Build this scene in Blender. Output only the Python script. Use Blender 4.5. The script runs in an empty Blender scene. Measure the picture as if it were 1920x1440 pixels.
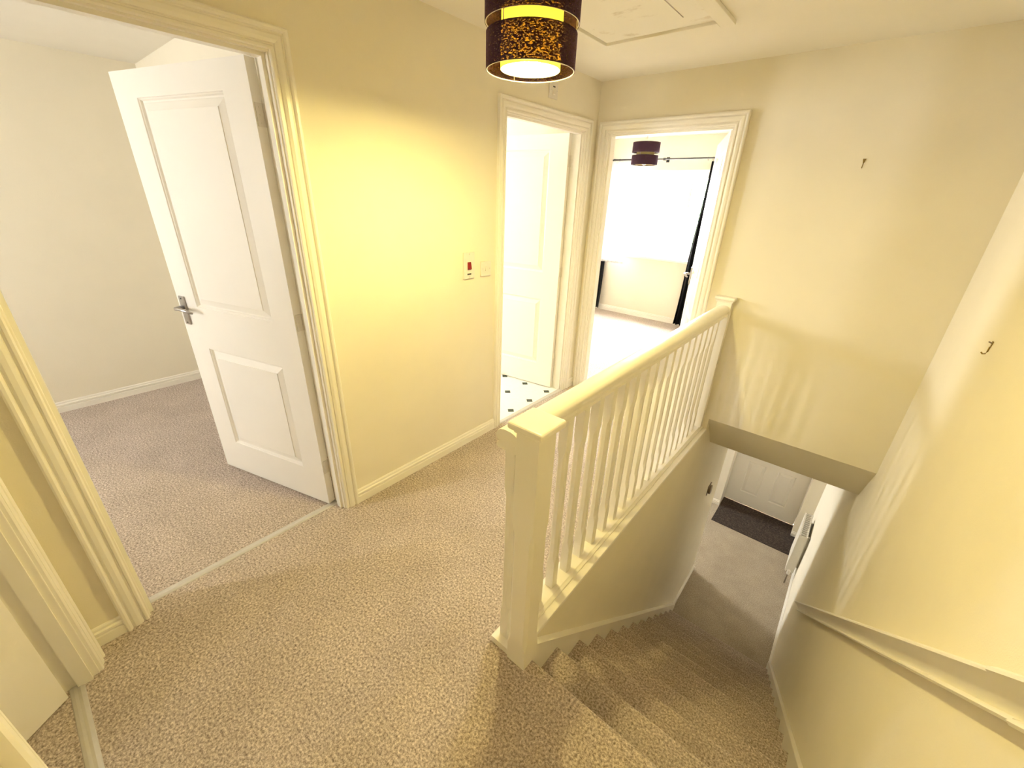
import bpy, bmesh, math, random
from mathutils import Vector, Matrix
random.seed(7)
S = bpy.context.scene
COL = S.collection
PI = math.pi

# ------------------------------------------------------------------ camera
cam_d = bpy.data.cameras.new('camera')
cam = bpy.data.objects.new('camera', cam_d); COL.objects.link(cam)
cam_d.sensor_fit = 'HORIZONTAL'; cam_d.sensor_width = 36.0
cam_d.lens = 773.58 / 1920 * 36.0
cam_d.clip_start = 0.02; cam_d.clip_end = 200
rx = Vector((0.7643, 0.6440, 0.0329)); dn = Vector((0.2905, -0.2983, -0.9092)); fw = Vector((-0.5757, 0.7044, -0.4151))
up = -dn; bk = -fw
cam.matrix_world = Matrix(((rx.x, up.x, bk.x, 1.780), (rx.y, up.y, bk.y, -3.046), (rx.z, up.z, bk.z, 1.570), (0, 0, 0, 1)))
S.camera = cam

# ------------------------------------------------------------------ sky and exposure
SKY = 70.0
w = bpy.data.worlds.new('overcast_sky'); S.world = w; w.use_nodes = True
bgn = w.node_tree.nodes['Background']
bgn.inputs[0].default_value = (1.0, 0.975, 0.97, 1); bgn.inputs[1].default_value = SKY
S.view_settings.view_transform = 'Standard'; S.view_settings.look = 'None'
S.view_settings.gamma = 1.0; S.view_settings.use_curve_mapping = False
S.view_settings.exposure = 1.3
S.cycles.use_denoising = True
S.cycles.max_bounces = 14; S.cycles.diffuse_bounces = 8; S.cycles.transmission_bounces = 8; S.cycles.transparent_max_bounces = 12
S.cycles.sample_clamp_indirect = 8.0
S.cycles.caustics_reflective = False; S.cycles.caustics_refractive = False

def portal(name, loc, normal, sx, sy):
    """a light portal: tells the renderer where the sky shines in; gives off no light itself"""
    d = bpy.data.lights.new(name, 'AREA'); d.shape = 'RECTANGLE'; d.size = sx; d.size_y = sy
    d.cycles.is_portal = True
    o = bpy.data.objects.new(name, d); COL.objects.link(o)
    o.location = loc; o.rotation_euler = Vector(normal).to_track_quat('-Z', 'Z').to_euler()
    return o

# ------------------------------------------------------------------ materials
def new_mat(name):
    m = bpy.data.materials.new(name); m.use_nodes = True
    n = m.node_tree.nodes; l = m.node_tree.links
    return m, n, l, n['Principled BSDF']

def noise(n, l, scale, detail=2.0, rough=0.6, stretch=None):
    g = n.new('ShaderNodeNewGeometry')
    t = n.new('ShaderNodeTexNoise'); t.inputs['Scale'].default_value = scale
    t.inputs['Detail'].default_value = detail; t.inputs['Roughness'].default_value = rough
    if stretch:
        mp = n.new('ShaderNodeMapping'); mp.inputs['Scale'].default_value = stretch
        l.new(g.outputs['Position'], mp.inputs['Vector']); l.new(mp.outputs[0], t.inputs['Vector'])
    else:
        l.new(g.outputs['Position'], t.inputs['Vector'])
    return t

def ramp(n, l, src, stops):
    r = n.new('ShaderNodeValToRGB'); e = r.color_ramp.elements
    e[0].position, e[0].color = stops[0][0], (*stops[0][1], 1)
    e[1].position, e[1].color = stops[-1][0], (*stops[-1][1], 1)
    for p, c in stops[1:-1]:
        x = e.new(p); x.color = (*c, 1)
    l.new(src, r.inputs[0]); return r

def bump(n, l, src, b, strength, dist):
    k = n.new('ShaderNodeBump'); k.inputs['Strength'].default_value = strength; k.inputs['Distance'].default_value = dist
    l.new(src, k.inputs['Height']); l.new(k.outputs[0], b.inputs['Normal'])

def paint(name, col, rough, var=0.03, bumpd=0.0006, scale=260, spec=0.3):
    m, n, l, b = new_mat(name)
    t = noise(n, l, 3.5, 3); a = tuple(c * (1 - var) for c in col); c2 = tuple(min(1, c * (1 + var)) for c in col)
    r = ramp(n, l, t.outputs[0], [(0.3, a), (0.7, c2)]); l.new(r.outputs[0], b.inputs['Base Color'])
    b.inputs['Roughness'].default_value = rough; b.inputs['Specular IOR Level'].default_value = spec
    if bumpd:
        t2 = noise(n, l, scale, 2); bump(n, l, t2.outputs[0], b, 0.5, bumpd)
    return m

def carpet(name, c0, c1, c2, fine=120, patch=4.0):
    m, n, l, b = new_mat(name)
    t = noise(n, l, fine, 3, 0.75); r = ramp(n, l, t.outputs[0], [(0.30, c0), (0.5, c1), (0.72, c2)])
    t3 = noise(n, l, patch, 4, 0.65); r3 = ramp(n, l, t3.outputs[0], [(0.3, (0.88, 0.87, 0.86)), (0.7, (1.06, 1.06, 1.06))])
    mx = n.new('ShaderNodeMix'); mx.data_type = 'RGBA'; mx.blend_type = 'MULTIPLY'; mx.inputs[0].default_value = 1.0
    l.new(r.outputs[0], mx.inputs[6]); l.new(r3.outputs[0], mx.inputs[7]); l.new(mx.outputs[2], b.inputs['Base Color'])
    b.inputs['Roughness'].default_value = 1.0; b.inputs['Specular IOR Level'].default_value = 0.05
    b.inputs['Sheen Weight'].default_value = 0.15
    bump(n, l, t.outputs[0], b, 0.6, 0.003)
    return m

def plain(name, col, rough=0.5, metal=0.0, spec=0.5):
    m, n, l, b = new_mat(name)
    t = noise(n, l, 40, 2); a = tuple(c * 0.96 for c in col)
    r = ramp(n, l, t.outputs[0], [(0.35, a), (0.65, col)]); l.new(r.outputs[0], b.inputs['Base Color'])
    b.inputs['Roughness'].default_value = rough; b.inputs['Metallic'].default_value = metal
    b.inputs['Specular IOR Level'].default_value = spec
    return m

M = {}
M['wall'] = paint('cream_wall_paint', (0.79, 0.742, 0.622), 0.9, 0.015, 0.0008, 240, 0.15)
M['ceil'] = paint('white_ceiling_paint', (0.82, 0.79, 0.72), 0.95, 0.01, 0.0008, 200, 0.1)
M['gloss'] = paint('white_gloss_paint', (0.84, 0.81, 0.74), 0.32, 0.01, 0.0, 100, 0.5)
M['door'] = paint('white_satin_door_paint', (0.85, 0.82, 0.77), 0.45, 0.01, 0.0003, 160, 0.4)
M['carpet'] = carpet('beige_landing_carpet', (0.14, 0.108, 0.092), (0.44, 0.37, 0.325), (0.84, 0.745, 0.68))
M['carpet_hall'] = carpet('grey_beige_hall_carpet', (0.20, 0.165, 0.12), (0.42, 0.36, 0.28), (0.62, 0.55, 0.46))
M['mat'] = carpet('dark_brown_mat_carpet', (0.008, 0.005, 0.004), (0.04, 0.027, 0.02), (0.12, 0.09, 0.07), 60)
M['vinyl'] = plain('white_bathroom_vinyl', (0.85, 0.85, 0.82), 0.35)
M['inset'] = plain('dark_green_vinyl_inset', (0.035, 0.05, 0.035), 0.5)
M['plastic'] = plain('white_switch_plastic', (0.74, 0.70, 0.64), 0.3)
M['red'] = plain('red_rocker_plastic', (0.22, 0.01, 0.012), 0.3)
M['dark'] = plain('dark_plastic', (0.03, 0.028, 0.025), 0.4)
M['chrome'] = plain('brushed_chrome', (0.45, 0.43, 0.42), 0.32, 1.0)
M['brass'] = plain('aged_brass', (0.35, 0.24, 0.08), 0.4, 1.0)
M['steel'] = plain('aluminium_threshold', (0.62, 0.60, 0.57), 0.4, 0.6)
M['blackcloth'] = plain('black_curtain_cloth', (0.012, 0.012, 0.014), 0.9, 0, 0.1)
M['upvc'] = plain('white_upvc', (0.85, 0.86, 0.86), 0.3)
M['rad'] = plain('white_radiator_enamel', (0.80, 0.78, 0.72), 0.3)
M['copper'] = plain('dull_pipe_metal', (0.30, 0.24, 0.18), 0.4, 0.8)

def fabric_mat():
    m, n, l, b = new_mat('dark_purple_woven_shade')
    b.inputs['Base Color'].default_value = (0.028, 0.013, 0.024, 1); b.inputs['Roughness'].default_value = 0.9
    b.inputs['Specular IOR Level'].default_value = 0.1
    b.inputs['Sheen Weight'].default_value = 0.25; b.inputs['Sheen Tint'].default_value = (0.6, 0.35, 0.5, 1)
    t = noise(n, l, 1.0, 2, 0.7, (120, 120, 300)); r = ramp(n, l, t.outputs[0], [(0.47, (0, 0, 0)), (0.72, (0.60, 0.60, 0.60))])
    tr = n.new('ShaderNodeBsdfTransparent'); tr.inputs[0].default_value = (1.0, 0.75, 0.45, 1)
    mx = n.new('ShaderNodeMixShader'); out = n['Material Output']
    l.new(r.outputs[0], mx.inputs[0]); l.new(b.outputs[0], mx.inputs[1]); l.new(tr.outputs[0], mx.inputs[2]); l.new(mx.outputs[0], out.inputs[0])
    return m
def trans_mat(name, col, k):
    m, n, l, b = new_mat(name)
    b.inputs['Base Color'].default_value = (*col, 1); b.inputs['Roughness'].default_value = 0.7
    t = n.new('ShaderNodeBsdfTranslucent'); t.inputs[0].default_value = (*col, 1)
    mx = n.new('ShaderNodeMixShader'); mx.inputs[0].default_value = k
    l.new(b.outputs[0], mx.inputs[1]); l.new(t.outputs[0], mx.inputs[2]); l.new(mx.outputs[0], n['Material Output'].inputs[0])
    return m
M['fabric'] = fabric_mat()
M['diffuser'] = trans_mat('glow_tinted_diffuser', (0.50, 0.45, 0.19), 0.45)  # white diffuser with the bulb's yellow glow put into its colour
M['voile'] = trans_mat('white_voile', (0.9, 0.9, 0.9), 0.5)
def bulb_mat(name, col, s):
    m = bpy.data.materials.new(name); m.use_nodes = True; n = m.node_tree.nodes; l = m.node_tree.links
    e = n.new('ShaderNodeEmission'); e.inputs[0].default_value = (*col, 1); e.inputs[1].default_value = s
    l.new(e.outputs[0], n['Material Output'].inputs[0]); return m
BULB = 720.0
M['bulb'] = bulb_mat('lit_warm_bulb', (1.0, 0.82, 0.29), BULB)
M['bulb_off'] = plain('frosted_bulb_glass', (0.8, 0.8, 0.78), 0.3)
def glass_mat():
    m, n, l, b = new_mat('window_glass')
    tr = n.new('ShaderNodeBsdfTransparent'); tr.inputs[0].default_value = (0.97, 0.985, 0.98, 1)
    gl = n.new('ShaderNodeBsdfGlossy'); gl.inputs['Roughness'].default_value = 0.02
    mx = n.new('ShaderNodeMixShader'); mx.inputs[0].default_value = 0.05
    l.new(tr.outputs[0], mx.inputs[1]); l.new(gl.outputs[0], mx.inputs[2]); l.new(mx.outputs[0], n['Material Output'].inputs[0])
    return m
M['glass'] = glass_mat()
def hatch_mat():
    m, n, l, b = new_mat('stained_white_hatch_board')
    t = noise(n, l, 7.0, 4, 0.6, (1, 1.6, 1)); r = ramp(n, l, t.outputs[0], [(0.0, (0.82, 0.79, 0.72)), (0.60, (0.82, 0.79, 0.72)), (0.72, (0.62, 0.56, 0.46))])
    l.new(r.outputs[0], b.inputs['Base Color']); b.inputs['Roughness'].default_value = 0.7
    return m
M['hatch'] = hatch_mat()
def brick_mat():
    m, n, l, b = new_mat('facade_brick')
    g = n.new('ShaderNodeTexCoord'); mp = n.new('ShaderNodeMapping'); mp.inputs['Rotation'].default_value = (PI/2, 0, 0)
    t = n.new('ShaderNodeTexBrick'); t.inputs['Scale'].default_value = 4.0
    t.inputs['Color1'].default_value = (0.45, 0.30, 0.22, 1); t.inputs['Color2'].default_value = (0.5, 0.36, 0.27, 1); t.inputs['Mortar'].default_value = (0.6, 0.57, 0.5, 1)
    l.new(g.outputs['Object'], mp.inputs[0]); l.new(mp.outputs[0], t.inputs['Vector']); l.new(t.outputs[0], b.inputs['Base Color'])
    b.inputs['Roughness'].default_value = 0.9
    return m
M['brick'] = brick_mat()
M['roof'] = plain('grey_roof_tiles', (0.2, 0.18, 0.17), 0.8)
M['tarmac'] = plain('pale_tarmac', (0.32, 0.32, 0.32), 0.9)
M['leaf'] = plain('green_leaves', (0.10, 0.2, 0.06), 0.8)
M['bark'] = plain('brown_bark', (0.15, 0.10, 0.07), 0.9)
M['carpaint'] = plain('silver_car_paint', (0.5, 0.52, 0.55), 0.3, 0.4)
M['darkglass'] = plain('dark_reflective_glass', (0.03, 0.04, 0.05), 0.08)

# ------------------------------------------------------------------ builders
def mw(o):
    m = o.matrix_basis.copy()
    return mw(o.parent) @ o.matrix_parent_inverse @ m if o.parent else m

def tag(o, label=None, cat=None, group=None, kind=None):
    if label: o['label'] = label
    if cat: o['category'] = cat
    if group: o['group'] = group
    if kind: o['kind'] = kind
    return o

def empty(name, loc, rz=0.0, label=None, cat=None, group=None, kind=None, parent=None):
    o = bpy.data.objects.new(name, None); COL.objects.link(o); o.empty_display_size = 0.1
    o.location = loc; o.rotation_euler = (0, 0, rz); o.parent = parent
    return tag(o, label, cat, group, kind)

def mk(name, bm, mat, parent=None, world=True, smooth=False, label=None, cat=None, group=None, kind=None, bev=0.0, bseg=2):
    """link a bmesh as one mesh object with its origin at its own base; verts are world coordinates
    (or the parent's own frame if world is False)"""
    if parent is not None and world:
        bm.transform(mw(parent).inverted())
    bmesh.ops.recalc_face_normals(bm, faces=bm.faces[:])
    vs = [v.co for v in bm.verts]
    lo = Vector((min(v.x for v in vs), min(v.y for v in vs), min(v.z for v in vs)))
    hi = Vector((max(v.x for v in vs), max(v.y for v in vs), max(v.z for v in vs)))
    c = Vector(((lo.x + hi.x) / 2, (lo.y + hi.y) / 2, lo.z))
    bmesh.ops.translate(bm, verts=bm.verts[:], vec=-c)
    me = bpy.data.meshes.new(name); bm.to_mesh(me); bm.free()
    if smooth:
        for p in me.polygons: p.use_smooth = True
    me.materials.append(M[mat] if isinstance(mat, str) else mat)
    o = bpy.data.objects.new(name, me); COL.objects.link(o)
    o.parent = parent; o.location = c
    if bev:
        b = o.modifiers.new('bevel', 'BEVEL'); b.width = bev; b.segments = bseg; b.limit_method = 'ANGLE'; b.angle_limit = math.radians(40)
    if smooth == 'angle':
        try: me.set_sharp_from_angle(angle=math.radians(35))
        except Exception: pass
    return tag(o, label, cat, group, kind)

def B(bm, x0, x1, y0, y1, z0, z1):
    v = [bm.verts.new(p) for p in ((x0,y0,z0),(x1,y0,z0),(x1,y1,z0),(x0,y1,z0),(x0,y0,z1),(x1,y0,z1),(x1,y1,z1),(x0,y1,z1))]
    for f in ((0,3,2,1),(4,5,6,7),(0,1,5,4),(1,2,6,5),(2,3,7,6),(3,0,4,7)): bm.faces.new([v[i] for i in f])
    return bm
def box(*a):
    return B(bmesh.new(), *a)
def prism(pts, a0, a1, axis):
    """extrude a polygon along an axis: axis 'x' pts are (y,z); 'y' pts are (x,z); 'z' pts are (x,y)"""
    bm = bmesh.new()
    f = {'x': lambda p, a: (a, p[0], p[1]), 'y': lambda p, a: (p[0], a, p[1]), 'z': lambda p, a: (p[0], p[1], a)}[axis]
    r0 = [bm.verts.new(f(p, a0)) for p in pts]; r1 = [bm.verts.new(f(p, a1)) for p in pts]
    n = len(pts)
    for i in range(n): bm.faces.new((r0[i], r0[(i+1) % n], r1[(i+1) % n], r1[i]))
    bm.faces.new(r0[::-1]); bm.faces.new(r1)
    return bm
def lathe(prof, cx, cy, seg=48, closed=False, bm=None):
    bm = bm or bmesh.new(); rings = []
    for r, z in prof:
        if r < 1e-6: rings.append([bm.verts.new((cx, cy, z))])
        else: rings.append([bm.verts.new((cx + r*math.cos(2*PI*k/seg), cy + r*math.sin(2*PI*k/seg), z)) for k in range(seg)])
    pairs = list(zip(rings, rings[1:])) + ([(rings[-1], rings[0])] if closed else [])
    for a, b in pairs:
        for k in range(seg):
            k2 = (k+1) % seg
            if len(a) == 1 and len(b) == 1: continue
            if len(a) == 1: bm.faces.new((a[0], b[k], b[k2]))
            elif len(b) == 1: bm.faces.new((a[k], a[k2], b[0]))
            else: bm.faces.new((a[k], a[k2], b[k2], b[k]))
    return bm
def tube(path, r, seg=10, bm=None, closed=False):
    bm = bm or bmesh.new(); P = [Vector(p) for p in path]; rings = []; n = len(P)
    for i, p in enumerate(P):
        t = (P[(i+1) % n] - P[i-1]) if closed else (P[min(i+1, n-1)] - P[max(i-1, 0)])
        t.normalize(); a = Vector((0, 0, 1)) if abs(t.z) < 0.95 else Vector((1, 0, 0))
        u = t.cross(a).normalized(); v = t.cross(u); rr = r[i] if isinstance(r, (list, tuple)) else r
        rings.append([bm.verts.new(p + rr*(math.cos(2*PI*k/seg)*u + math.sin(2*PI*k/seg)*v)) for k in range(seg)])
    for i in range(n if closed else n-1):
        a, b = rings[i], rings[(i+1) % n]
        for k in range(seg): bm.faces.new((a[k], a[(k+1) % seg], b[(k+1) % seg], b[k]))
    if not closed: bm.faces.new(rings[0][::-1]); bm.faces.new(rings[-1])
    return bm
def wall(name, axis, a0, a1, u0, u1, z0, z1, holes=(), mat='wall', label=None, zcut=None):
    """a wall slab normal to an axis with rectangular openings (u0,u1,z0,z1)"""
    us = sorted({u0, u1, *[h[0] for h in holes], *[h[1] for h in holes]}); zs = sorted({z0, z1, *[h[2] for h in holes], *[h[3] for h in holes]})
    us = [u for u in us if u0 <= u <= u1]; zs = [z for z in zs if z0 <= z <= z1]
    def full(i, j):
        if not (0 <= i < len(us)-1 and 0 <= j < len(zs)-1): return False
        cu = (us[i]+us[i+1])/2; cz = (zs[j]+zs[j+1])/2
        return not any(h[0] < cu < h[1] and h[2] < cz < h[3] for h in holes)
    bm = bmesh.new(); cache = {}
    def V(s, i, j):
        k = (s, i, j)
        if k not in cache:
            a = a1 if s else a0
            cache[k] = bm.verts.new((a, us[i], zs[j]) if axis == 'x' else (us[i], a, zs[j]))
        return cache[k]
    for i in range(len(us)-1):
        for j in range(len(zs)-1):
            if not full(i, j): continue
            for s in (0, 1): bm.faces.new((V(s,i,j), V(s,i+1,j), V(s,i+1,j+1), V(s,i,j+1)))
            for di, dj, e in ((-1,0,((i,j),(i,j+1))), (1,0,((i+1,j),(i+1,j+1))), (0,-1,((i,j),(i+1,j))), (0,1,((i,j+1),(i+1,j+1)))):
                if not full(i+di, j+dj):
                    p, q = e; bm.faces.new((V(0,*p), V(0,*q), V(1,*q), V(1,*p)))
    return mk(name, bm, mat, kind='structure', label=label, cat='wall')

CAS = [(0.0,0.0),(0.0,0.008),(0.004,0.012),(0.011,0.012),(0.014,0.0065),(0.018,0.0065),(0.020,0.0125),(0.030,0.0165),(0.042,0.0165),(0.048,0.011),(0.051,0.011),(0.053,0.018),(0.058,0.022),(0.065,0.022),(0.070,0.018),(0.070,0.0)]
def casing(name, axis, plane, nsign, u0, u1, ztop, depth, label, stop_at=0.045, z0=0.0):
    """door trim: mitred architrave on one wall face, with the lining and the stop as its parts.
    u0,u1 clear opening; wall lies from plane to plane - nsign*depth"""
    def P(u, a, z): return (plane + nsign*a, u, z) if axis == 'x' else (u, plane + nsign*a, z)
    bm = bmesh.new(); rows = []; rv = 0.006
    for wd, t in CAS:
        d = wd + rv
        rows.append([bm.verts.new(P(u0-d, t, z0)), bm.verts.new(P(u0-d, t, ztop+d)), bm.verts.new(P(u1+d, t, ztop+d)), bm.verts.new(P(u1+d, t, z0))])
    n = len(rows)
    for i in range(n):
        a, b = rows[i], rows[(i+1) % n]
        for k in range(3): bm.faces.new((a[k], a[k+1], b[k+1], b[k]))
    for k in (0, 3): bm.faces.new([r[k] for r in rows])
    o = mk(name, bm, 'gloss', kind='structure', label=label, cat='door frame')
    j = 0.025
    def bx(bm, ua, ub, aa, ab, za, zb):
        p, q = P(ua, aa, za), P(ub, ab, zb)
        B(bm, min(p[0],q[0]), max(p[0],q[0]), min(p[1],q[1]), max(p[1],q[1]), za, zb)
    for s in (0, 1):
        bm = bmesh.new(); bx(bm, *((u0-j, u0) if s == 0 else (u1, u1+j)), -depth, 0.0, z0, ztop)
        mk('door_jamb', bm, 'gloss', o, bev=0.002)
    bm = bmesh.new(); bx(bm, u0-j, u1+j, -depth, 0.0, ztop, ztop+j); mk('door_head', bm, 'gloss', o)
    bm = bmesh.new(); t = 0.012
    bx(bm, u0, u0+t, -stop_at-0.012, -stop_at+0.026, z0, ztop); bx(bm, u1-t, u1, -stop_at-0.012, -stop_at+0.026, z0, ztop)
    bx(bm, u0+t, u1-t, -stop_at-0.012, -stop_at+0.026, ztop-t, ztop)
    mk('door_stop', bm, 'gloss', o)
    return o

SK = [(0,0),(0.017,0),(0.017,0.008),(0.0165,0.040),(0.0105,0.043),(0.0105,0.047),(0.0165,0.050),(0.0165,0.060),(0.0095,0.064),(0.0095,0.074),(0.006,0.079),(0,0.079)]
def skirting(name, p0, p1, nrm, label, z=0.0):
    bm = bmesh.new(); p0 = Vector((*p0, z)); p1 = Vector((*p1, z)); nv = Vector((*nrm, 0))
    r0 = [bm.verts.new(p0 + nv*t + Vector((0,0,h))) for t, h in SK]; r1 = [bm.verts.new(p1 + nv*t + Vector((0,0,h))) for t, h in SK]
    k = len(SK)
    for i in range(k): bm.faces.new((r0[i], r0[(i+1) % k], r1[(i+1) % k], r1[i]))
    bm.faces.new(r0[::-1]); bm.faces.new(r1)
    return mk(name, bm, 'gloss', kind='structure', label=label, cat='skirting')

def lever_handle(parent, u, z, T, side, W):
    """lever on a long backplate, in the door's own frame; side +1 on the y=T face, -1 on the y=0 face"""
    y = T if side > 0 else 0.0; s = side
    h = mk('handle_plate', box(u-0.021, u+0.021, min(y, y+s*0.008), max(y, y+s*0.008), z-0.085, z+0.062), 'chrome', parent, world=False, bev=0.003, label='brushed chrome handle plate')
    pts = [(u, y+s*0.006, z+0.006), (u, y+s*0.030, z+0.006), (u-0.004, y+s*0.046, z+0.006), (u-0.022, y+s*0.055, z+0.008), (u-0.05, y+s*0.054, z+0.010), (u-0.085, y+s*0.05, z+0.006), (u-0.108, y+s*0.044, z-0.002), (u-0.116, y+s*0.034, z-0.006)]
    bm = tube(pts, [0.010,0.009,0.009,0.0085,0.008,0.0075,0.007,0.005], 12)
    bm.transform(Matrix.Translation(-Vector(mw_local(h))))
    mk('lever', bm, 'chrome', h, world=False, smooth=True)
    for dz in (-0.074, 0.050):
        bm = tube([(u, y+s*0.006, z+dz), (u, y+s*0.0095, z+dz)], 0.004, 10); bm.transform(Matrix.Translation(-Vector(mw_local(h))))
        mk('screw', bm, 'dark', h, world=False)
def mw_local(h): return h.location

RING = [(0.0, 0.0), (0.002, -0.004), (0.006, -0.006), (0.010, -0.014), (0.016, -0.014), (0.020, -0.012), (0.046, -0.003), (0.047, -0.0005), (0.050, -0.0005)]
def door(name, hinge, ang, W, H, T, panels, label, handle=True, hinges=(0.24, 1.02, 1.81), z0=0.008, mat='door', lever_side=1):
    d = empty(name, (hinge[0], hinge[1], hinge[2]), math.radians(ang), label, 'door', kind='structure')
    us = sorted({0.0, W, *[p[0] for p in panels], *[p[1] for p in panels]}); zs = sorted({z0, H, *[p[2] for p in panels], *[p[3] for p in panels]})
    bm = bmesh.new(); c = {}
    def V(y, u, z):
        k = (y, round(u, 5), round(z, 5))
        if k not in c: c[k] = bm.verts.new((u, y, z))
        return c[k]
    for i in range(len(us)-1):
        for j in range(len(zs)-1):
            cu = (us[i]+us[i+1])/2; cz = (zs[j]+zs[j+1])/2
            if any(p[0] < cu < p[1] and p[2] < cz < p[3] for p in panels): continue
            for y in (0.0, T): bm.faces.new((V(y,us[i],zs[j]), V(y,us[i+1],zs[j]), V(y,us[i+1],zs[j+1]), V(y,us[i],zs[j+1])))
    for i in range(len(us)-1):
        for z in (z0, H): bm.faces.new((V(0.0,us[i],z), V(0.0,us[i+1],z), V(T,us[i+1],z), V(T,us[i],z)))
    for j in range(len(zs)-1):
        for u in (0.0, W): bm.faces.new((V(0.0,u,zs[j]), V(0.0,u,zs[j+1]), V(T,u,zs[j+1]), V(T,u,zs[j])))
    mk('door_leaf', bm, mat, d, world=False)
    for a, b, p, q in panels:
        bm = bmesh.new()
        for y, s in ((T, 1), (0.0, -1)):
            rings = []
            for off, dep in RING:
                yy = y + s*dep
                rings.append([bm.verts.new(v) for v in ((a+off,yy,p+off),(b-off,yy,p+off),(b-off,yy,q-off),(a+off,yy,q-off))])
            for r0, r1 in zip(rings, rings[1:]):
                for k in range(4): bm.faces.new((r0[k], r0[(k+1) % 4], r1[(k+1) % 4], r1[k]))
            bm.faces.new(rings[-1])
        mk('door_panel', bm, mat, d, world=False)
    for z in hinges:
        bm = bmesh.new(); B(bm, -0.003, 0.0, 0.004, 0.034, z-0.038, z+0.038)
        tube([(-0.004, -0.003, z-0.038), (-0.004, -0.003, z+0.038)], 0.006, 10, bm)
        for dz in (-0.025, 0.0, 0.025): tube([(-0.002, 0.020, z+dz), (-0.0045, 0.020, z+dz)], 0.0035, 8, bm)
        mk('hinge', bm, 'plastic', d, world=False)
    if handle:
        lever_handle(d, W-0.045, 0.99, T, lever_side, W)
    return d

# ================================================================== THE SETTING
ZC = 2.309; HF = -2.6; HC = -0.225          # landing ceiling, hall floor, hall ceiling
XR = 2.19                                    # stair side wall face
DH = 1.99                                    # clear door height
D1 = (-3.088, -2.256); D2 = (-1.000, -0.168); D3 = (0.101, 0.933); D4 = (0.135, 0.985)
YD = -3.258                                  # near wall face
j = 0.025
def dh(d, z0=0.0): return (d[0]-j, d[1]+j, z0-1, DH+j)

# floors
def floor(name, x0, x1, y0, y1, z, t, mat, label):
    return mk(name, box(x0, x1, y0, y1, z-t, z), mat, kind='structure', label=label, cat='floor')
bm = box(0.0, 1.168, -3.36, 0.0, -0.22, 0.0); B(bm, 1.168, XR, -3.36, -2.245, -0.22, 0.0)
mk('floor_landing', bm, 'carpet', kind='structure', label='mottled beige carpet of the stair landing', cat='floor')
floor('floor_left_bedroom', -2.478, 0.0, -5.3, -2.06, 0.0, 0.22, 'carpet', 'beige carpet in the bedroom behind the open panelled door')
floor('floor_far_bedroom', -1.9, 1.19, 0.0, 2.78, 0.0, 0.22, 'carpet', 'sunlit beige carpet in the bedroom with the window')
floor('floor_near_room', 0.0, XR, -6.0, -3.36, 0.0, 0.22, 'carpet', 'beige carpet behind the silver threshold strip')
fb = floor('floor_bathroom', -2.478, 0.0, -1.96, 0.0, 0.0, 0.22, 'vinyl', 'white bathroom vinyl floor with small dark squares')
floor('floor_hall', -2.5, XR, -2.3, 3.14, HF, 0.15, 'carpet_hall', 'grey-beige carpet of the hall at the foot of the stairs')
# dark dots of the vinyl
s = 0.024; me0 = None
for i in range(10):
    for k in range(8):
        x = -0.075 - 0.2445*i; y = -0.0455 - 0.2445*k
        if x < -2.4 or y < -1.93: continue
        if me0 is None:
            o = mk('tile_inset', prism([(x-s*1.35,y),(x,y-s*1.35),(x+s*1.35,y),(x,y+s*1.35)], 0.0, 0.0012, 'z'), 'inset', fb); me0 = o.data; z_in = o.location.z; base = (x, y, o.location.copy())
        else:
            o = bpy.data.objects.new('tile_inset', me0); COL.objects.link(o); o.parent = fb
            o.location = base[2] + Vector((x-base[0], y-base[1], 0))

mk('ceiling', box(-2.58, 2.29, -6.1, 2.98, ZC, ZC+0.1), 'ceil', kind='structure', label='white painted ceiling over the landing and bedrooms', cat='ceiling')
mk('ceiling_hall', box(-2.5, 1.19, -0.5, 3.3, HC-0.002, HC-0.0005), 'ceil', kind='structure', label='white ceiling of the lower living room', cat='ceiling')
mk('ceiling_hall_front', box(1.19, XR, 0.265, 3.3, HC, 0.0), 'ceil', kind='structure', label='white ceiling over the front hall', cat='ceiling')
mk('ceiling_soffit', prism([(0.0,0.100),(0.265,HC),(0.265,0.1)], 1.205, XR, 'x'), 'wall', kind='structure', label='sloping cream soffit under the far wall above the stairs', cat='ceiling')

# walls
wall('wall_left', 'x', -0.1, 0.0, -6.0, 0.0, 0.0, ZC, [dh(D1), dh(D2)], label='cream landing wall with two doorways and two switches')
wall('wall_far', 'y', 0.0, 0.1, -2.478, XR, 0.0, ZC, [dh(D3), (1.205, 3.0, -1, 0.1)], label='cream wall above the stairs with the bright bedroom doorway')
wall('wall_right', 'x', XR, 2.29, -6.0, 3.3, HF, ZC, label='cream stair side wall carrying the handrail')
wall('wall_near', 'y', -3.36, YD, 0.0, XR, 0.0, ZC, [dh(D4)], label='cream wall with the doorway beside the silver threshold strip')
wall('wall_bedroom_back', 'x', -2.58, -2.478, -5.4, -1.96, 0.0, ZC, label='plain cream bedroom wall with white skirting behind the open door')
wall('wall_bedroom_side', 'y', -2.06, -1.96, -2.478, -0.1, 0.0, ZC, label='cream bedroom side wall seen above the open door')
WL = (-1.65, -1.315, 1.0, 2.05)
wall('wall_bedroom_window', 'y', -5.4, -5.3, -2.478, -0.1, 0.0, ZC, [WL], label='bedroom wall holding its window')
WB = (-1.45, -0.95, 1.3, 1.95)
wall('wall_bathroom_outer', 'x', -2.58, -2.478, -1.96, 0.1, 0.0, ZC, [WB], label='bathroom outer wall with its window')
W3 = (-1.31, 0.25, 0.86, 1.93)
wall('wall_window', 'y', 2.78, 2.98, -2.0, 2.29, 0.0, ZC, [W3], label='pale bedroom wall around the wide white window')
wall('wall_far_bedroom_left', 'x', -2.0, -1.9, 0.1, 2.78, 0.0, ZC, label='pale side wall of the bedroom with the window')
WN = (1.0, 1.35, 1.3, 1.7)
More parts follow.
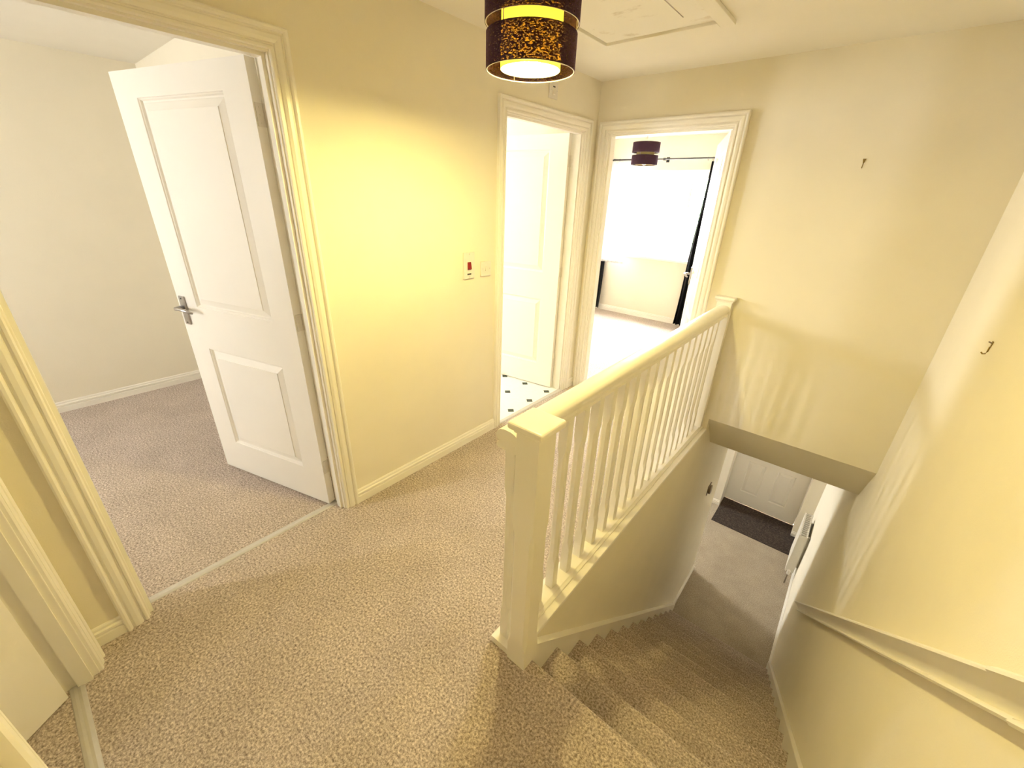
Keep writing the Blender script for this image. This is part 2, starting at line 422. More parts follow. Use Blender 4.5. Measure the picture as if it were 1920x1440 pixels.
wall('wall_near_room_window', 'y', -6.1, -6.0, -0.1, 2.29, 0.0, ZC, [WN], label='outer wall of the near room with its window')
sp = wall('wall_stair', 'x', 1.105, 1.205, -2.2, 1.35, HF, -0.005, label='cream wall under the balustrade beside the stairs')
wall('wall_lounge_back', 'y', -0.6, -0.5, -2.5, 1.105, HF, HC, label='rear wall of the room beside the hall')
WV = (2.15, 2.95, HF+0.95, HF+1.65)
wall('wall_lounge_left', 'x', -2.6, -2.5, -0.6, 3.3, HF, HC, [WV], label='side wall of the room beside the hall')
FD = (1.13, 2.04)
wall('wall_front', 'y', 3.14, 3.3, -2.5, XR, HF, HC, [(FD[0]-0.03, FD[1]+0.03, HF-1, HF+2.03)], label='front wall of the hall around the white front door')
mk('wall_hall_corner', box(0.45, 1.108, 2.85, 3.14, HF, HC), 'gloss', kind='structure', label='bright narrow wall end beside the front door', cat='wall')
mk('wall_hall_corner_right', box(2.045, XR, 2.87, 3.14, HF, HC), 'wall', kind='structure', label='narrow wall piece between front door and radiator', cat='wall')
mk('wall_landing_edge', box(1.105, 1.165, -0.001, 0.1, -0.22, 0.0), 'wall', kind='structure', label='floor edge under the far newel post', cat='wall')

wall('wall_understairs', 'y', -2.4, -2.3, 1.105, XR, HF, -0.22, label='rear wall of the closed space under the stairs')
# door trims
casing('trim_1', 'x', 0.0, 1, D1[0], D1[1], DH, 0.1, 'white moulded door frame around the open two-panel bedroom door')
casing('trim_2', 'x', 0.0, 1, D2[0], D2[1], DH, 0.1, 'white moulded door frame of the bathroom with dark floor squares')
casing('trim_3', 'y', 0.0, -1, D3[0], D3[1], DH, 0.1, 'white moulded door frame of the bedroom with the window')
casing('trim_4', 'y', YD, 1, D4[0], D4[1], DH, 0.1, 'white moulded door frame at the end of the silver threshold strip')
PAN = [(0.146, 0.680, 0.207, 0.787), (0.146, 0.680, 1.007, 1.888)]
door('door_1', (-0.100, -2.258, 0), -163.6, 0.826, 1.985, 0.04, PAN, 'white two-panel door standing open into the left bedroom')
door('door_2', (-0.102, -0.170, 0), 188.5, 0.826, 1.985, 0.04, PAN, 'white two-panel bathroom door standing open above the vinyl floor')
door('door_3', (0.931, 0.102, 0), 111.0, 0.826, 1.985, 0.04, PAN, 'white panelled door open beside the black curtain')
door('door_4', (0.137, -3.362, 0), -55, 0.826, 1.985, 0.04, PAN, 'plain lower part of a white door ajar at the silver threshold strip')
FP = [(0.16, 0.375, 0.225, 0.76), (0.52, 0.75, 0.225, 0.76), (0.16, 0.375, 0.95, 1.45), (0.52, 0.75, 0.95, 1.45), (0.16, 0.375, 1.6, 1.85), (0.52, 0.75, 1.6, 1.85)]
fd = door('door_5', (FD[1], 3.145, HF), 180, 0.91, 2.0, 0.045, FP, 'white panelled front door behind the dark door mat', handle=False, hinges=(0.2, 1.0, 1.8), z0=0.012)
bm = box(FD[0]-0.03, FD[0], 3.10, 3.2, HF, HF+2.03); B(bm, FD[1]+0.003, FD[1]+0.03, 3.10, 3.2, HF, HF+2.03); B(bm, FD[0], FD[1]+0.003, 3.10, 3.2, HF+2.003, HF+2.03)
B(bm, FD[0]-0.03, FD[0]+0.02, 3.148, 3.165, HF, HF+2.03); B(bm, FD[1]-0.02, FD[1]+0.03, 3.148, 3.165, HF, HF+2.03); B(bm, FD[0]+0.02, FD[1]-0.02, 3.148, 3.165, HF, HF+0.03); B(bm, FD[0]+0.02, FD[1]-0.02, 3.148, 3.165, HF+1.98, HF+2.03)
mk('trim_5', bm, 'gloss', kind='structure', label='white frame of the front door', cat='door frame')
lever_handle(fd, 0.06, 1.02, 0.045, 1, 0.91)

# skirtings
skirting('baseboard_left', (0.0, -2.18), (0.0, -1.076), (1, 0), 'white skirting board on the landing wall between two doors')
skirting('baseboard_left_corner', (0.0, -0.092), (0.0, 0.0), (1, 0), 'short white skirting beside the bathroom door frame')
skirting('baseboard_left_near', (0.0, YD), (0.0, -3.164), (1, 0), 'short white skirting between two adjoining door frames')
skirting('baseboard_far', (1.009, 0.0), (1.076, 0.0), (0, -1), 'short white skirting behind the far newel post')
skirting('baseboard_bedroom_back', (-2.478, -5.3), (-2.478, -2.06), (1, 0), 'white skirting along the plain bedroom wall')
skirting('baseboard_bedroom_side', (-2.462, -2.06), (-0.1, -2.06), (0, -1), 'white skirting behind the open bedroom door')
skirting('baseboard_window', (-1.9, 2.78), (2.19, 2.78), (0, -1), 'white skirting under the bedroom window')
skirting('baseboard_stair', (1.205, 0.60), (1.205, 1.35), (1, 0), 'white skirting at the foot of the stairs under the cream wall', HF)
skirting('baseboard_right', (XR, 0.63), (XR, 2.87), (-1, 0), 'white skirting below the hall radiator', HF)
skirting('baseboard_hall_corner', (0.45, 2.85), (1.108, 2.85), (0, -1), 'white skirting on the bright wall end by the front door', HF)
skirting('baseboard_hall_corner_right', (2.045, 2.87), (2.174, 2.87), (0, -1), 'white skirting end between front door and radiator', HF)

# windows
def window(name, axis, a, sgn, u0, u1, z0, z1, mulls, label, sill=True):
    """frame set in a wall opening; a is the plane of the frame centre, sgn points indoors"""
    root = empty(name, ((u0+u1)/2, a, z0) if axis == 'y' else (a, (u0+u1)/2, z0), 0, label, 'window', kind='structure')
    def bx(ua, ub, da, db, za, zb):
        return box(ua, ub, min(a+da,a+db), max(a+da,a+db), za, zb) if axis == 'y' else box(min(a+da,a+db), max(a+da,a+db), ua, ub, za, zb)
    f = 0.055
    for q in ((u0, u0+f, z0, z1), (u1-f, u1, z0, z1), (u0+f, u1-f, z0, z0+f), (u0+f, u1-f, z1-f, z1)):
        mk('window_frame', bx(q[0], q[1], -0.03, 0.03, q[2], q[3]), 'upvc', root, bev=0.004)
    e = [u0+f] + list(mulls) + [u1-f]
    for u in mulls: mk('mullion', bx(u-0.03, u+0.03, -0.03, 0.03, z0+f, z1-f), 'upvc', root, bev=0.004)
    for i in range(len(e)-1):
        p = e[i] + (0.03 if i else 0); q = e[i+1] - (0.03 if i < len(e)-2 else 0)
        bm = bx(p, p+0.03, -0.022, 0.038, z0+f, z1-f)
        for r in ((q-0.03, q, z0+f, z1-f), (p+0.03, q-0.03, z0+f, z0+f+0.03), (p+0.03, q-0.03, z1-f-0.03, z1-f)):
            b2 = bx(r[0], r[1], -0.022, 0.038, r[2], r[3]); me = bpy.data.meshes.new('t'); b2.to_mesh(me); b2.free(); bm.from_mesh(me); bpy.data.meshes.remove(me)
        s = mk('sash', bm, 'upvc', root)
        mk('pane', bx(p+0.03, q-0.03, -0.004, 0.004, z0+f+0.03, z1-f-0.03), 'glass', s)
        um = (p+q)/2; k = sgn
        mk('window_handle', bx(um-0.06, um+0.06, k*0.038, k*0.055, z0+f+0.006, z0+f+0.022), 'upvc', s, bev=0.004)
    if sill:
        mk('window_sill', bx(u0-0.05, u1+0.05, sgn*0.03, sgn*0.19, z0-0.03, z0+0.002), 'gloss', root, bev=0.006)
    return root
window('window_1', 'y', 2.90, -1, *W3, (-0.79, -0.27), 'wide white three-light bedroom window behind the pendant')
window('window_2', 'y', -5.35, 1, *WL, (), 'white window of the left bedroom', sill=False)
window('window_3', 'x', -2.53, 1, *WB, (), 'white bathroom window', sill=False)
window('window_4', 'x', -2.55, 1, *WV, (), 'white window of the room beside the hall', sill=False)
window('window_5', 'y', -6.05, 1, *WN, (), 'white window of the near room', sill=False)
portal('portal_far_bedroom', ((W3[0]+W3[1])/2, 2.99, (W3[2]+W3[3])/2), (0, -1, 0), W3[1]-W3[0], W3[3]-W3[2])
portal('portal_left_bedroom', ((WL[0]+WL[1])/2, -5.41, (WL[2]+WL[3])/2), (0, 1, 0), WL[1]-WL[0], WL[3]-WL[2])
portal('portal_bathroom', (-2.59, (WB[0]+WB[1])/2, (WB[2]+WB[3])/2), (1, 0, 0), WB[1]-WB[0], WB[3]-WB[2])
portal('portal_lounge', (-2.61, (WV[0]+WV[1])/2, (WV[2]+WV[3])/2), (1, 0, 0), WV[1]-WV[0], WV[3]-WV[2])
portal('portal_near_room', ((WN[0]+WN[1])/2, -6.11, (WN[2]+WN[3])/2), (0, 1, 0), WN[1]-WN[0], WN[3]-WN[2])

# thresholds
def strip(name, axis, c, u0, u1, label):
    pts = [(-0.019, 0), (-0.017, 0.0025), (-0.008, 0.0055), (0.0, 0.0045), (0.008, 0.0055), (0.017, 0.0025), (0.019, 0)]
    bm = prism([(c+p, z) for p, z in pts], u0, u1, 'x' if axis == 'x' else 'y')
    return mk(name, bm, 'steel', label=label, cat='threshold strip')
strip('threshold_strip', 'y', -0.085, D1[0], D1[1], 'thin pale threshold strip under the left bedroom door')
strip('threshold_strip', 'x', -3.318, D4[0], D4[1], 'silver threshold strip crossing the doorway of the near door')
strip('threshold_strip', 'y', -0.012, D2[0], D2[1], 'pale threshold strip between landing carpet and bathroom vinyl')

# ================================================================== STAIRCASE
RISE = 0.2; GO = 0.2215; Y0 = -2.215
XS0, XS1 = 1.231, 2.166
stair = empty('staircase', (1.70, Y0, HF), 0, 'straight carpeted staircase descending beside the balustrade', 'staircase', kind='structure')
def step_bm(k):
    y = Y0 + GO*k; z = -RISE*k; back = y - GO - 0.048 if k else y - 0.030; r = 0.018
    arc = [(y - r + r*math.sin(a), z - r + r*math.cos(a)) for a in [PI*i/8 for i in range(9)]]
    zr = z - RISE if k < 12 else HF
    pts = [(back, z)] + arc + [(y-0.030, z-2*r-0.004), (y-0.030, zr), (y-0.050, zr), (y-0.050, z-0.05), (back, z-0.05)]
    return prism(pts, XS0, XS1, 'x')
for k in range(13):
    mk('step', step_bm(k), 'carpet', stair)
def nose(y): return -(RISE/GO)*(y - Y0)
def string_bm(x0, x1, ya, yb):
    t = 0.050; d = 0.24
    pts = [(ya, nose(ya)+t), (yb, nose(yb)+t)]
    yfl = Y0 + (t - HF)/(RISE/GO)
    pts = [(ya, nose(ya)+t), (yfl-0.06, nose(yfl-0.06)+t), (yfl-0.06, HF), (yfl-0.06-0.2, HF), (ya, nose(ya)-d)]
    return prism(pts, x0, x1, 'x')
mk('string_board', string_bm(1.205, 1.231, -2.194, 0.6), 'gloss', stair, bev=0.003)
mk('string_board', string_bm(2.166, 2.1895, -2.245, 0.6), 'gloss', stair, bev=0.003)
sl = math.atan2(RISE, GO)
def cap_bm(x0, x1, ya, yb, dz0, dz1): return prism([(ya, nose(ya)+dz0), (yb, nose(yb)+dz0), (yb, nose(yb)+dz1), (ya, nose(ya)+dz1)], x0, x1, 'x')
mk('string_cap', cap_bm(1.2052, 1.236, -2.19, 0.60, 0.05, 0.058), 'gloss', stair)

# ================================================================== BALUSTRADE
bal = empty('balustrade', (1.13, -1.15, 0.0), 0, 'cream painted balustrade with square newel post guarding the stairs', 'balustrade')
XB = 1.1235
def chamf_post(cx, cy, hw, rings, bm=None):
    bm = bm or bmesh.new(); R = []
    for z, c in rings:
        c = max(c, 0.0012); a, b = hw, hw - c
        R.append([bm.verts.new((cx+x, cy+y, z)) for x, y in ((b,a),(a,b),(a,-b),(b,-a),(-b,-a),(-a,-b),(-a,b),(-b,a))])
    for p, q in zip(R, R[1:]):
        for k in range(8): bm.faces.new((p[k], p[(k+1) % 8], q[(k+1) % 8], q[k]))
    bm.faces.new(R[0][::-1]); bm.faces.new(R[-1]); return bm
def slab_cap(x0, x1, y0, y1, z0, z1, bev):
    return box(x0, x1, y0, y1, z0, z1)
# rail
hp = [(0.036,0.884),(0.040,0.887),(0.040,0.900),(0.034,0.904),(0.032,0.909),(0.040,0.914),(0.0425,0.923),(0.0415,0.932),(0.037,0.941),(0.027,0.948),(0.012,0.952)]
prof = [(XB+a, z) for a, z in hp] + [(XB-a, z) for a, z in reversed(hp)]
mk('handrail', prism(prof, -2.256, -0.044, 'y'), 'gloss', bal, smooth='angle')
bp = [(XB-0.040,0.0),(XB+0.043,0.0),(XB+0.043,0.026),(XB+0.038,0.031),(XB-0.035,0.031),(XB-0.040,0.026)]
mk('base_rail', prism(bp, -2.268, -0.001, 'y'), 'gloss', bal)
mk('base_bead', prism([(XB+0.0435,0.0155),(XB+0.053,0.0155),(XB+0.053,0.024),(XB+0.0435,0.030)], -2.193, -0.001, 'y'), 'gloss', bal)
rg = [(0.031,0),(0.170,0),(0.205,0.0105),(0.700,0.0105),(0.735,0),(0.887,0)]
ys = [-2.222] + [-1.925 - 0.111, ] + [-1.925 + 0.1115*k for k in range(17)]
b0 = mk('baluster', chamf_post(XB, ys[0], 0.0185, rg), 'gloss', bal)
for y in ys[1:]:
    o = bpy.data.objects.new('baluster', b0.data); COL.objects.link(o); o.parent = bal
    o.location = b0.location + Vector((0, y - ys[0], 0))
nw = mk('newel_post', chamf_post(1.211, -2.234, 0.040, [(0.0,0),(0.09,0),(0.13,0.012),(0.60,0.012),(0.65,0),(0.976,0)]), 'gloss', bal)
mk('newel_cap', prism_cap := box(1.151, 1.271, -2.294, -2.174, 0.988, 1.012), 'gloss', nw, bev=0.008, bseg=3)
mk('newel_collar', box(1.165, 1.257, -2.280, -2.188, 0.976, 0.988), 'gloss', nw, bev=0.003)
nf = mk('newel_post', box(XB-0.046, XB+0.047, -0.045, -0.001, 0.0, 0.973), 'gloss', bal, bev=0.002)
mk('newel_collar', box(XB-0.052, XB+0.053, -0.051, -0.001, 0.973, 0.986), 'gloss', nf, bev=0.003)
mk('newel_cap', box(XB-0.063, XB+0.064, -0.063, -0.001, 0.986, 1.008), 'gloss', nf, bev=0.007, bseg=3)
mk('trim_6', box(1.1685, 1.2075, -2.193, -0.001, -0.004, 0.015), 'gloss', kind='structure', label='white ledge between balustrade and stair wall', cat='trim', bev=0.003)

# wall handrail on the right, pigs-ear profile following the stair pitch
def wall_rail():
    root = empty('wall_handrail', (2.16, -1.2, 0.0), 0, 'cream wooden handrail fixed along the stair side wall', 'handrail')
    d = Vector((0, GO, -RISE)).normalized(); u = Vector((0, RISE, GO)).normalized()
    c0 = Vector((XR, 0.0, -1.140))              # centre line crosses y=0 here
    prf = [(0,0.034),(0.030,0.036),(0.056,0.034),(0.066,0.029),(0.067,0.024),(0.062,0.020),(0.052,0.014),(0.036,0.000),(0.025,-0.014),(0.022,-0.021),(0.032,-0.024),(0.036,-0.029),(0.032,-0.034),(0,-0.034)]
    def pr(s, f=1.0): return [c0 + d*s + u*(v*f) + Vector((-n*f, 0, 0)) for n, v in prf]
    def sweep(s0, s1, f=1.0):
        bm = bmesh.new(); a = [bm.verts.new(p) for p in pr(s0, f)]; b = [bm.verts.new(p) for p in pr(s1, f)]; k = len(prf)
        for i in range(k): bm.faces.new((a[i], a[(i+1) % k], b[(i+1) % k], b[i]))
        bm.faces.new(a[::-1]); bm.faces.new(b); return bm
    s_end = 0.33/d.y; s_joint = -2.23/d.y; s_top = -2.62/d.y
    mk('rail', sweep(s_joint, s_end), 'gloss', root, smooth='angle')
    mk('rail_end_piece', sweep(s_top, s_joint, 1.09), 'gloss', root, smooth='angle')
    return root
wall_rail()

# ================================================================== CEILING: LOFT HATCH, LAMPS
lh = empty('loft_hatch', (0.68, -0.97, ZC), 0, 'white loft hatch with flat frame in the ceiling', 'loft hatch')
bm = bmesh.new()
for q in ((0.345,0.405,-1.37,-0.635),(0.957,1.020,-1.37,-0.635),(0.405,0.957,-0.692,-0.635),(0.405,0.957,-1.37,-1.31)):
    pass
for nm, q in (('hatch_frame',(0.345,0.405,-1.37,-0.635)),('hatch_frame',(0.957,1.020,-1.37,-0.635)),('hatch_frame',(0.405,0.957,-0.692,-0.635)),('hatch_frame',(0.405,0.957,-1.37,-1.31))):
    mk(nm, box(*q, ZC-0.016, ZC-0.0003), 'ceil', lh, bev=0.002)
bm.free()
mk('hatch_panel', box(0.412, 0.950, -1.303, -0.699, ZC-0.005, ZC-0.0006), 'hatch', lh)
mk('hatch_slot', box(0.846, 0.850, -1.05, -0.815, ZC-0.0062, ZC-0.005), 'copper', lh)

def pendant(cx, cy, rim, D, lit, label):
    """two-tier drum shade pendant: outer fabric bands, inner diffuser, wires, bulb, cord and ceiling rose"""
    root = empty('pendant_lamp', (cx, cy, rim), 0, label, 'ceiling lamp', 'two-tier drum pendants')
    k = D/0.28; R = 0.14*k; r = 0.094*k; t = 0.0012
    h1 = 0.094*k; gap = 0.024*k; h2 = 0.100*k
    z1 = rim + h1; z2 = z1 + gap; z3 = z2 + h2
    R2 = R*1.03
    mk('lower_shade', lathe([(R,rim),(R,z1),(R-t,z1),(R-t,rim)], cx, cy, 72, True), 'fabric', root, smooth='angle')
    mk('upper_shade', lathe([(R2,z2),(R2,z3),(R2-t,z3),(R2-t,z2)], cx, cy, 72, True), 'fabric', root, smooth='angle')
    mk('diffuser', lathe([(r,rim+0.004),(r,z3-0.004),(r-t,z3-0.004),(r-t,rim+0.004)], cx, cy, 64, True), 'diffuser', root, smooth='angle')
    for z, rr in ((rim+0.001, R-0.003), (z1-0.001, R-0.003), (z2+0.001, R2-0.003), (z3-0.001, R2-0.003)):
        mk('wire_ring', tube([(cx+rr*math.cos(2*PI*i/64), cy+rr*math.sin(2*PI*i/64), z) for i in range(64)], 0.0016, 6, closed=True), 'steel', root, smooth=True)
    for i in range(3):
        a = 2*PI*i/3 + 0.55; ca, sa = math.cos(a), math.sin(a)
        mk('wire_strut', tube([(cx+(R-0.004)*ca, cy+(R-0.004)*sa, rim+0.004), (cx+(R-0.004)*ca, cy+(R-0.004)*sa, z3-0.004)], 0.0016, 6), 'steel', root)
        bm = tube([(cx+(R-0.004)*ca, cy+(R-0.004)*sa, rim+0.012), (cx+(r+0.001)*ca, cy+(r+0.001)*sa, rim+0.020)], 0.0015, 6)
        mk('wire_bracket', bm, 'steel', root)
        mk('shade_arm', tube([(cx+(R2-0.004)*ca, cy+(R2-0.004)*sa, z3-0.006), (cx+0.022*ca, cy+0.022*sa, z3-0.02)], 0.0018, 6), 'steel', root)
    zb = rim + 0.006
    mk('bulb', lathe([(0.0,zb-0.010),(0.014,zb-0.007),(0.025,zb+0.004),(0.030,zb+0.020),(0.028,zb+0.036),(0.018,zb+0.060),(0.0135,zb+0.078),(0.0,zb+0.080)], cx, cy, 24), 'bulb' if lit else 'bulb_off', root, smooth=True)
    mk('lamp_holder', lathe([(0.0,zb+0.079),(0.019,zb+0.080),(0.020,zb+0.125),(0.012,zb+0.150),(0.0,zb+0.152)], cx, cy, 20), 'plastic', root, smooth='angle')
    mk('cord', tube([(cx,cy,zb+0.15),(cx,cy,ZC-0.02)], 0.0032, 8), 'plastic', root)
    mk('ceiling_rose', lathe([(0.0,ZC-0.032),(0.012,ZC-0.030),(0.040,ZC-0.018),(0.046,ZC-0.0005),(0.0,ZC-0.0005)], cx, cy, 28), 'plastic', root, smooth='angle')
    return root
pendant(0.823, -1.842, 1.914, 0.27, True, 'lit two-tier dark drum pendant hanging over the landing')
pendant(-0.36, 1.66, 1.912, 0.27, False, 'unlit two-tier purple drum pendant in front of the bedroom window')

# ================================================================== SWITCHES, HOOKS
def plate(name, y0, y1, z0, z1, label, cat):
    root = empty(name, (0.0, (y0+y1)/2, z0), 0, label, cat)
    mk('face_plate', box(0.0005, 0.011, y0, y1, z0, z1), 'plastic', root, bev=0.003)
    return root
iso = plate('isolator_switch', -1.354, -1.268, 1.118, 1.266, 'tall white isolator switch with a red rocker beside the bathroom door', 'switch')
mk('rocker', prism([(0.011,1.168),(0.020,1.172),(0.014,1.210),(0.011,1.212)], -1.326, -1.300, 'y'), 'red', iso, label='dark red rocker')
mk('neon', box(0.011, 0.0125, -1.328, -1.298, 1.140, 1.148), 'dark', iso)
for z in (1.128, 1.256): mk('screw', tube([(0.010,-1.311,z),(0.0122,-1.311,z)], 0.004, 10), 'steel', iso)
ls = plate('light_switch', -1.212, -1.126, 1.118, 1.204, 'small square white light switch next to the bathroom door frame', 'switch')
mk('rocker', prism([(0.011,1.147),(0.017,1.149),(0.0125,1.175),(0.011,1.176)], -1.178, -1.160, 'y'), 'plastic', ls)
for y in (-1.199, -1.139): mk('screw', tube([(0.010,y,1.161),(0.0122,y,1.161)], 0.0035, 10), 'steel', ls)
fi = plate('fan_isolator', -0.622, -0.536, 2.118, 2.204, 'white square switch plate above the bathroom door frame', 'switch')
mk('rocker', prism([(0.011,2.138),(0.017,2.141),(0.0125,2.164),(0.011,2.166)], -0.592, -0.566, 'y'), 'plastic', fi)
mk('neon', box(0.011, 0.0125, -0.590, -0.568, 2.176, 2.182), 'dark', fi)
for y in (-0.612, -0.546): mk('screw', tube([(0.010,y,2.161),(0.0122,y,2.161)], 0.0035, 10), 'steel', fi)
th = empty('wall_thermostat', (1.205, 0.855, -1.115), 0, 'small grey-brown wall unit on the stair wall down in the hall', 'thermostat')
mk('back_plate', box(1.2055, 1.212, 0.805, 0.905, -1.115, -1.000), 'copper', th, bev=0.003)
mk('cover', prism([(0.812 + 0.043 + 0.043*math.cos(2*PI*q/20), -1.058 + 0.050*math.sin(2*PI*q/20)) for q in range(20)], 1.212, 1.232, 'x'), 'copper', th, bev=0.004)
def hook(name, p, n, u, label, sc=1.0):
    """small picture hook: plate with nail and a J-shaped hook"""
    p, n, u = Vector(p), Vector(n), Vector(u); z = Vector((0, 0, 1)); root = empty(name, p, 0, label, 'wall hook')
    bm = bmesh.new()
    tri = [p+z*0.020*sc-u*0.008*sc, p+z*0.020*sc+u*0.008*sc, p-z*0.002*sc+u*0.003*sc, p-z*0.002*sc-u*0.003*sc]
    a = [bm.verts.new(q+n*0.0008) for q in tri]; b = [bm.verts.new(q+n*0.003) for q in tri]
    for i in range(4): bm.faces.new((a[i], a[(i+1) % 4], b[(i+1) % 4], b[i]))
    bm.faces.new(a[::-1]); bm.faces.new(b); mk('hook_plate', bm, 'brass', root)
    mk('hook_arm', tube([p+n*0.003, p-z*0.018*sc+n*0.003, p-z*0.026*sc+n*0.006, p-z*0.028*sc+n*0.012, p-z*0.022*sc+n*0.017], 0.0022*sc, 8), 'brass', root, smooth=True)
    mk('nail', tube([p+z*0.013*sc+n*0.002, p+z*0.017*sc+n*0.012], 0.0022*sc, 8), 'copper', root)
    return root
hook('picture_hook', (1.607, 0.0, 1.787), (0, -1, 0), (1, 0, 0), 'small dark picture hook on the far wall above the stairs', 0.9)
hook('picture_hook', (XR, -0.925, 1.146), (-1, 0, 0), (0, 1, 0), 'small brass picture hook on the stair side wall')

# ================================================================== HALL
mk('door_mat', box(1.115, 2.125, 2.43, 3.10, HF+0.0005, HF+0.008), 'mat', label='dark brown fitted mat in front of the white front door', cat='mat', bev=0.003)
rad = empty('radiator', (2.13, 2.16, HF), 0, 'white panel radiator on the hall wall below the stairs', 'radiator')
ry0, ry1, rz0, rz1 = 1.93, 2.42, HF+0.15, HF+0.72
for x in (2.085, 2.150):
    bm = bmesh.new(); n = 14; pts = []
    for i in range(n):
        ya = ry0 + (ry1-ry0)*i/n; st = (ry1-ry0)/n
        pts += [(x, ya), (x-0.0, ya+st*0.35), (x-0.006, ya+st*0.5), (x-0.006, ya+st*0.85)]
    pts.append((x, ry1)); poly = pts + [(x+0.010, ry1), (x+0.010, ry0)]
    mk('radiator_panel', prism(poly, rz0, rz1, 'z'), 'rad', rad)
for i in range(22):
    y = ry0 + 0.02 + (ry1-ry0-0.04)*i/21
    mk('convector_fin', box(2.098, 2.149, y-0.0015, y+0.0015, rz0+0.03, rz1-0.012), 'rad', rad)
for y in (ry0-0.004, ry1+0.001): mk('side_cover', box(2.080, 2.165, y, y+0.003, rz0+0.02, rz1), 'rad', rad, bev=0.001)
for i in range(12):
    y = ry0 + 0.03 + (ry1-ry0-0.06)*i/11
    mk('top_grille_bar', box(2.082, 2.163, y-0.004, y+0.004, rz1, rz1+0.004), 'rad', rad)
for y in (ry0-0.035, ry1+0.035):
    mk('valve', lathe([(0,rz0+0.0),(0.014,rz0+0.0),(0.018,rz0+0.012),(0.018,rz0+0.05),(0.012,rz0+0.062),(0,rz0+0.062)], 2.12, y, 18), 'chrome' if y > 2 else 'plastic', rad, smooth='angle')
    mk('pipe', tube([(2.12,y,HF+0.001),(2.12,y,rz0+0.01)], 0.0075, 10), 'copper', rad)
    ya, yb = sorted((y, ry0 if y < 2 else ry1)); mk('valve_tail', tube([(2.12,ya,rz0+0.025),(2.12,yb,rz0+0.025)], 0.008, 10), 'chrome', rad)
bm = bmesh.new(); bm.free()
for y in (ry0+0.09, ry1-0.09): mk('wall_bracket', box(2.16, XR-0.0005, y-0.01, y+0.01, rz0+0.05, rz1-0.05), 'rad', rad)

# ================================================================== FAR BEDROOM: CURTAINS
def curtain(name, x0, x1, yc, ztop, zbot, folds, amp, mat, label, cat, pinch=None, th=0.004, slant=0.0):
    bm = bmesh.new(); nu = folds*8; nz = 26; grid = {}
    for s in (0, 1):
        for a in range(nu+1):
            for b in range(nz+1):
                u = a/nu; v = b/nz; z = ztop + (zbot-ztop)*v
                wd = 1.0; cx = 0.5
                if pinch: wd = 1 - pinch*math.sin(PI*min(1, v*1.0))**2
                x = x0 + (x1-x0)*(cx + (u-cx)*wd) + 0.006*math.sin(9*v+u*7) + slant*(1-v)*(1-u)
                y = yc + amp*math.sin(2*PI*folds*u + 0.8*math.sin(4*v))*(0.6+0.4*v) + (th if s else 0)
                grid[s, a, b] = bm.verts.new((x, y, z))
    for s in (0, 1):
        for a in range(nu):
            for b in range(nz):
                q = [grid[s,a,b], grid[s,a+1,b], grid[s,a+1,b+1], grid[s,a,b+1]]; bm.faces.new(q if s else q[::-1])
    for b in range(nz):
        for a in (0, nu): bm.faces.new((grid[0,a,b], grid[1,a,b], grid[1,a,b+1], grid[0,a,b+1]))
    for a in range(nu):
        for b in (0, nz): bm.faces.new((grid[0,a,b], grid[0,a+1,b], grid[1,a+1,b], grid[1,a,b]))
    return mk(name, bm, mat, label=label, cat=cat, smooth=True)
curtain('curtain', -0.045, 0.24, 2.645, 2.015, 0.035, 5, 0.028, 'blackcloth', 'black floor-length curtain beside the open bedroom door', 'curtain', slant=0.075)
curtain('curtain', -1.50, -1.225, 2.685, 2.015, 0.035, 5, 0.028, 'blackcloth', 'black curtain partly behind white net at the window edge', 'curtain')
curtain('net_curtain', -1.50, -0.88, 2.615, 2.03, 0.74, 11, 0.014, 'voile', 'sheer white net curtain hanging over part of the window', 'net curtain', th=0.002)
cp = empty('curtain_pole', (-0.66, 2.65, 2.05), 0, 'thin black curtain pole above the bedroom window', 'curtain pole')
mk('pole', tube([(-1.75,2.66,2.05),(0.42,2.66,2.05)], 0.0085, 12), 'dark', cp, smooth=True)
for x in (-1.75, 0.42): mk('finial', lathe([(0,2.028),(0.016,2.036),(0.022,2.05),(0.016,2.064),(0,2.072)], x, 2.66, 16), 'dark', cp, smooth=True)
for x in (-1.64, -0.55, 0.32):
    bm = tube([(x,2.66,2.05),(x,2.7795,2.05)], 0.006, 10); B(bm, x-0.014, x+0.014, 2.648, 2.672, 2.034, 2.062); B(bm, x-0.02, x+0.02, 2.774, 2.7795, 2.02, 2.08)
    mk('pole_bracket', bm, 'dark', cp)
for x in [-1.48+0.08*i for i in range(5)] + [-0.02+0.058*i for i in range(5)]:
    mk('curtain_ring', tube([(x, 2.66+0.019*math.cos(2*PI*i/20), 2.043+0.019*math.sin(2*PI*i/20)) for i in range(20)], 0.002, 6, closed=True), 'dark', cp)

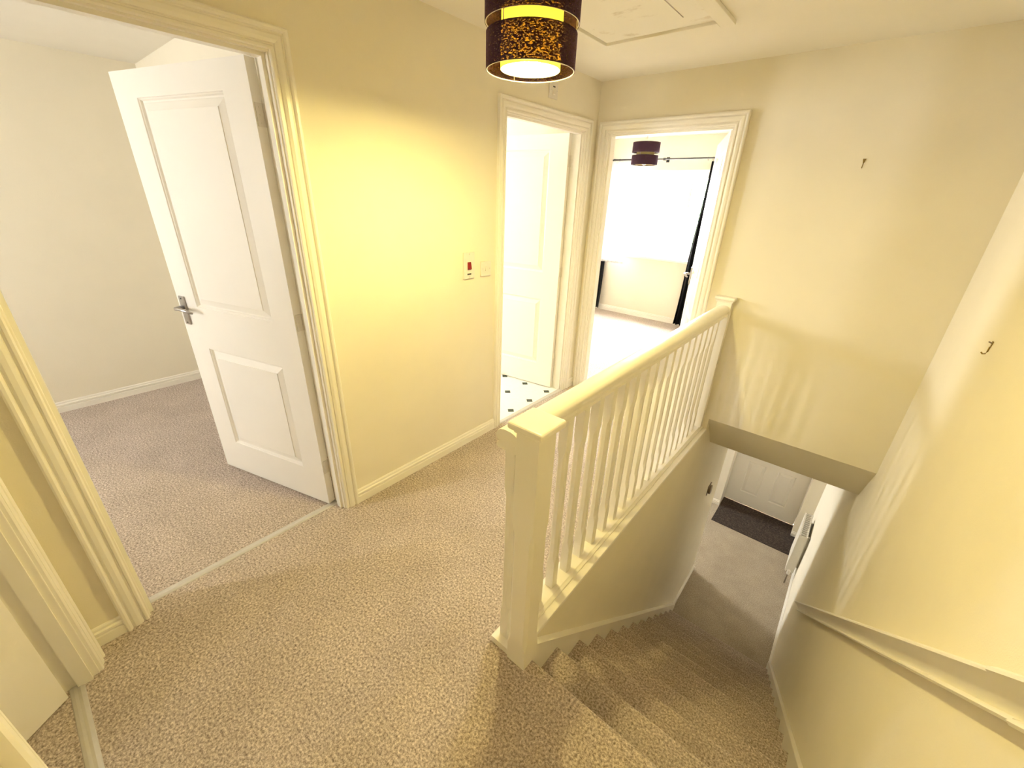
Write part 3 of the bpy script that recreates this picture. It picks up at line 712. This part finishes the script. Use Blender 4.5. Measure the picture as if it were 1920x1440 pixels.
# ================================================================== OUTSIDE THE WINDOW
GZ = -2.75
mk('ground', box(-14, 14, 3.6, 34, GZ-0.1, GZ), 'tarmac', kind='structure', label='pale street outside the bedroom window', cat='ground')
hb = empty('house', (-4.6, 19.0, GZ), 0, 'brick house across the street seen through the window', 'house')
mk('house_wall', box(-9.0, -0.2, 18.0, 25.0, GZ, 2.5), 'brick', hb)
mk('house_roof', prism([(17.6,2.5),(21.5,5.2),(25.4,2.5)], -9.4, 0.2, 'x'), 'roof', hb)
for x in (-7.9, -5.4, -2.9):
    for z in (GZ+0.9, 0.6):
        f = mk('house_window', box(x, x+1.3, 17.93, 18.0, z, z+1.25), 'upvc', hb)
        for q in (0, 1): mk('pane', box(x+0.08+0.6*q, x+0.60+0.6*q, 17.915, 17.93, z+0.08, z+1.17), 'darkglass', f)
mk('house_door', box(-1.5, -0.6, 17.93, 18.0, GZ, GZ+2.05), 'darkglass', hb)
def tree(x, y, h, r):
    root = empty('street_tree', (x, y, GZ), 0, 'leafy street tree in front of the brick house', 'tree')
    mk('trunk', tube([(x,y,GZ),(x+0.05,y,GZ+h*0.3),(x,y+0.05,GZ+h*0.65)], [0.13,0.10,0.05], 10), 'bark', root)
    bm = bmesh.new(); rnd = random.Random(3)
    for i in range(1400):
        v = Vector((rnd.gauss(0,1), rnd.gauss(0,1), rnd.gauss(0,1))).normalized()*r*(0.35+0.65*rnd.random()); c = Vector((x,y,GZ+h*0.72)) + Vector((v.x,v.y,v.z*1.1))
        a = Vector((rnd.gauss(0,1), rnd.gauss(0,1), rnd.gauss(0,1))).normalized()*0.09; b = a.orthogonal().normalized()*0.055
        bm.faces.new([bm.verts.new(c+q) for q in (a, b, -a, -b)])
    f = mk('foliage', bm, 'leaf', root); f['kind'] = 'stuff'
tree(-3.6, 13.5, 5.2, 1.3)
def car(x, y):
    root = empty('parked_car', (x, y, GZ), 0, 'silver car parked in the street outside', 'car')
    body = [(-2.0,0.25),(-2.05,0.6),(-1.95,0.82),(-1.0,0.92),(1.1,0.95),(1.95,0.85),(2.05,0.6),(2.0,0.25)]
    mk('car_body', prism([(x+a, GZ+b) for a, b in body], y-0.85, y+0.85, 'y'), 'carpaint', root, bev=0.06, bseg=3)
    cab = [(-0.95,0.92),(-0.35,1.40),(0.85,1.42),(1.45,0.95)]
    mk('car_cabin', prism([(x+a, GZ+b) for a, b in cab], y-0.74, y+0.74, 'y'), 'darkglass', root, bev=0.05, bseg=3)
    mk('car_roof', box(x-0.3, x+0.82, y-0.72, y+0.72, GZ+1.41, GZ+1.445), 'carpaint', root, bev=0.015)
    for a in (-1.25, 1.28):
        for b in (-0.80, 0.80):
            mk('wheel', tube([(x+a, y+b-0.1, GZ+0.32), (x+a, y+b+0.1, GZ+0.32)], 0.32, 24), 'dark', root)
car(-3.4, 11.2)
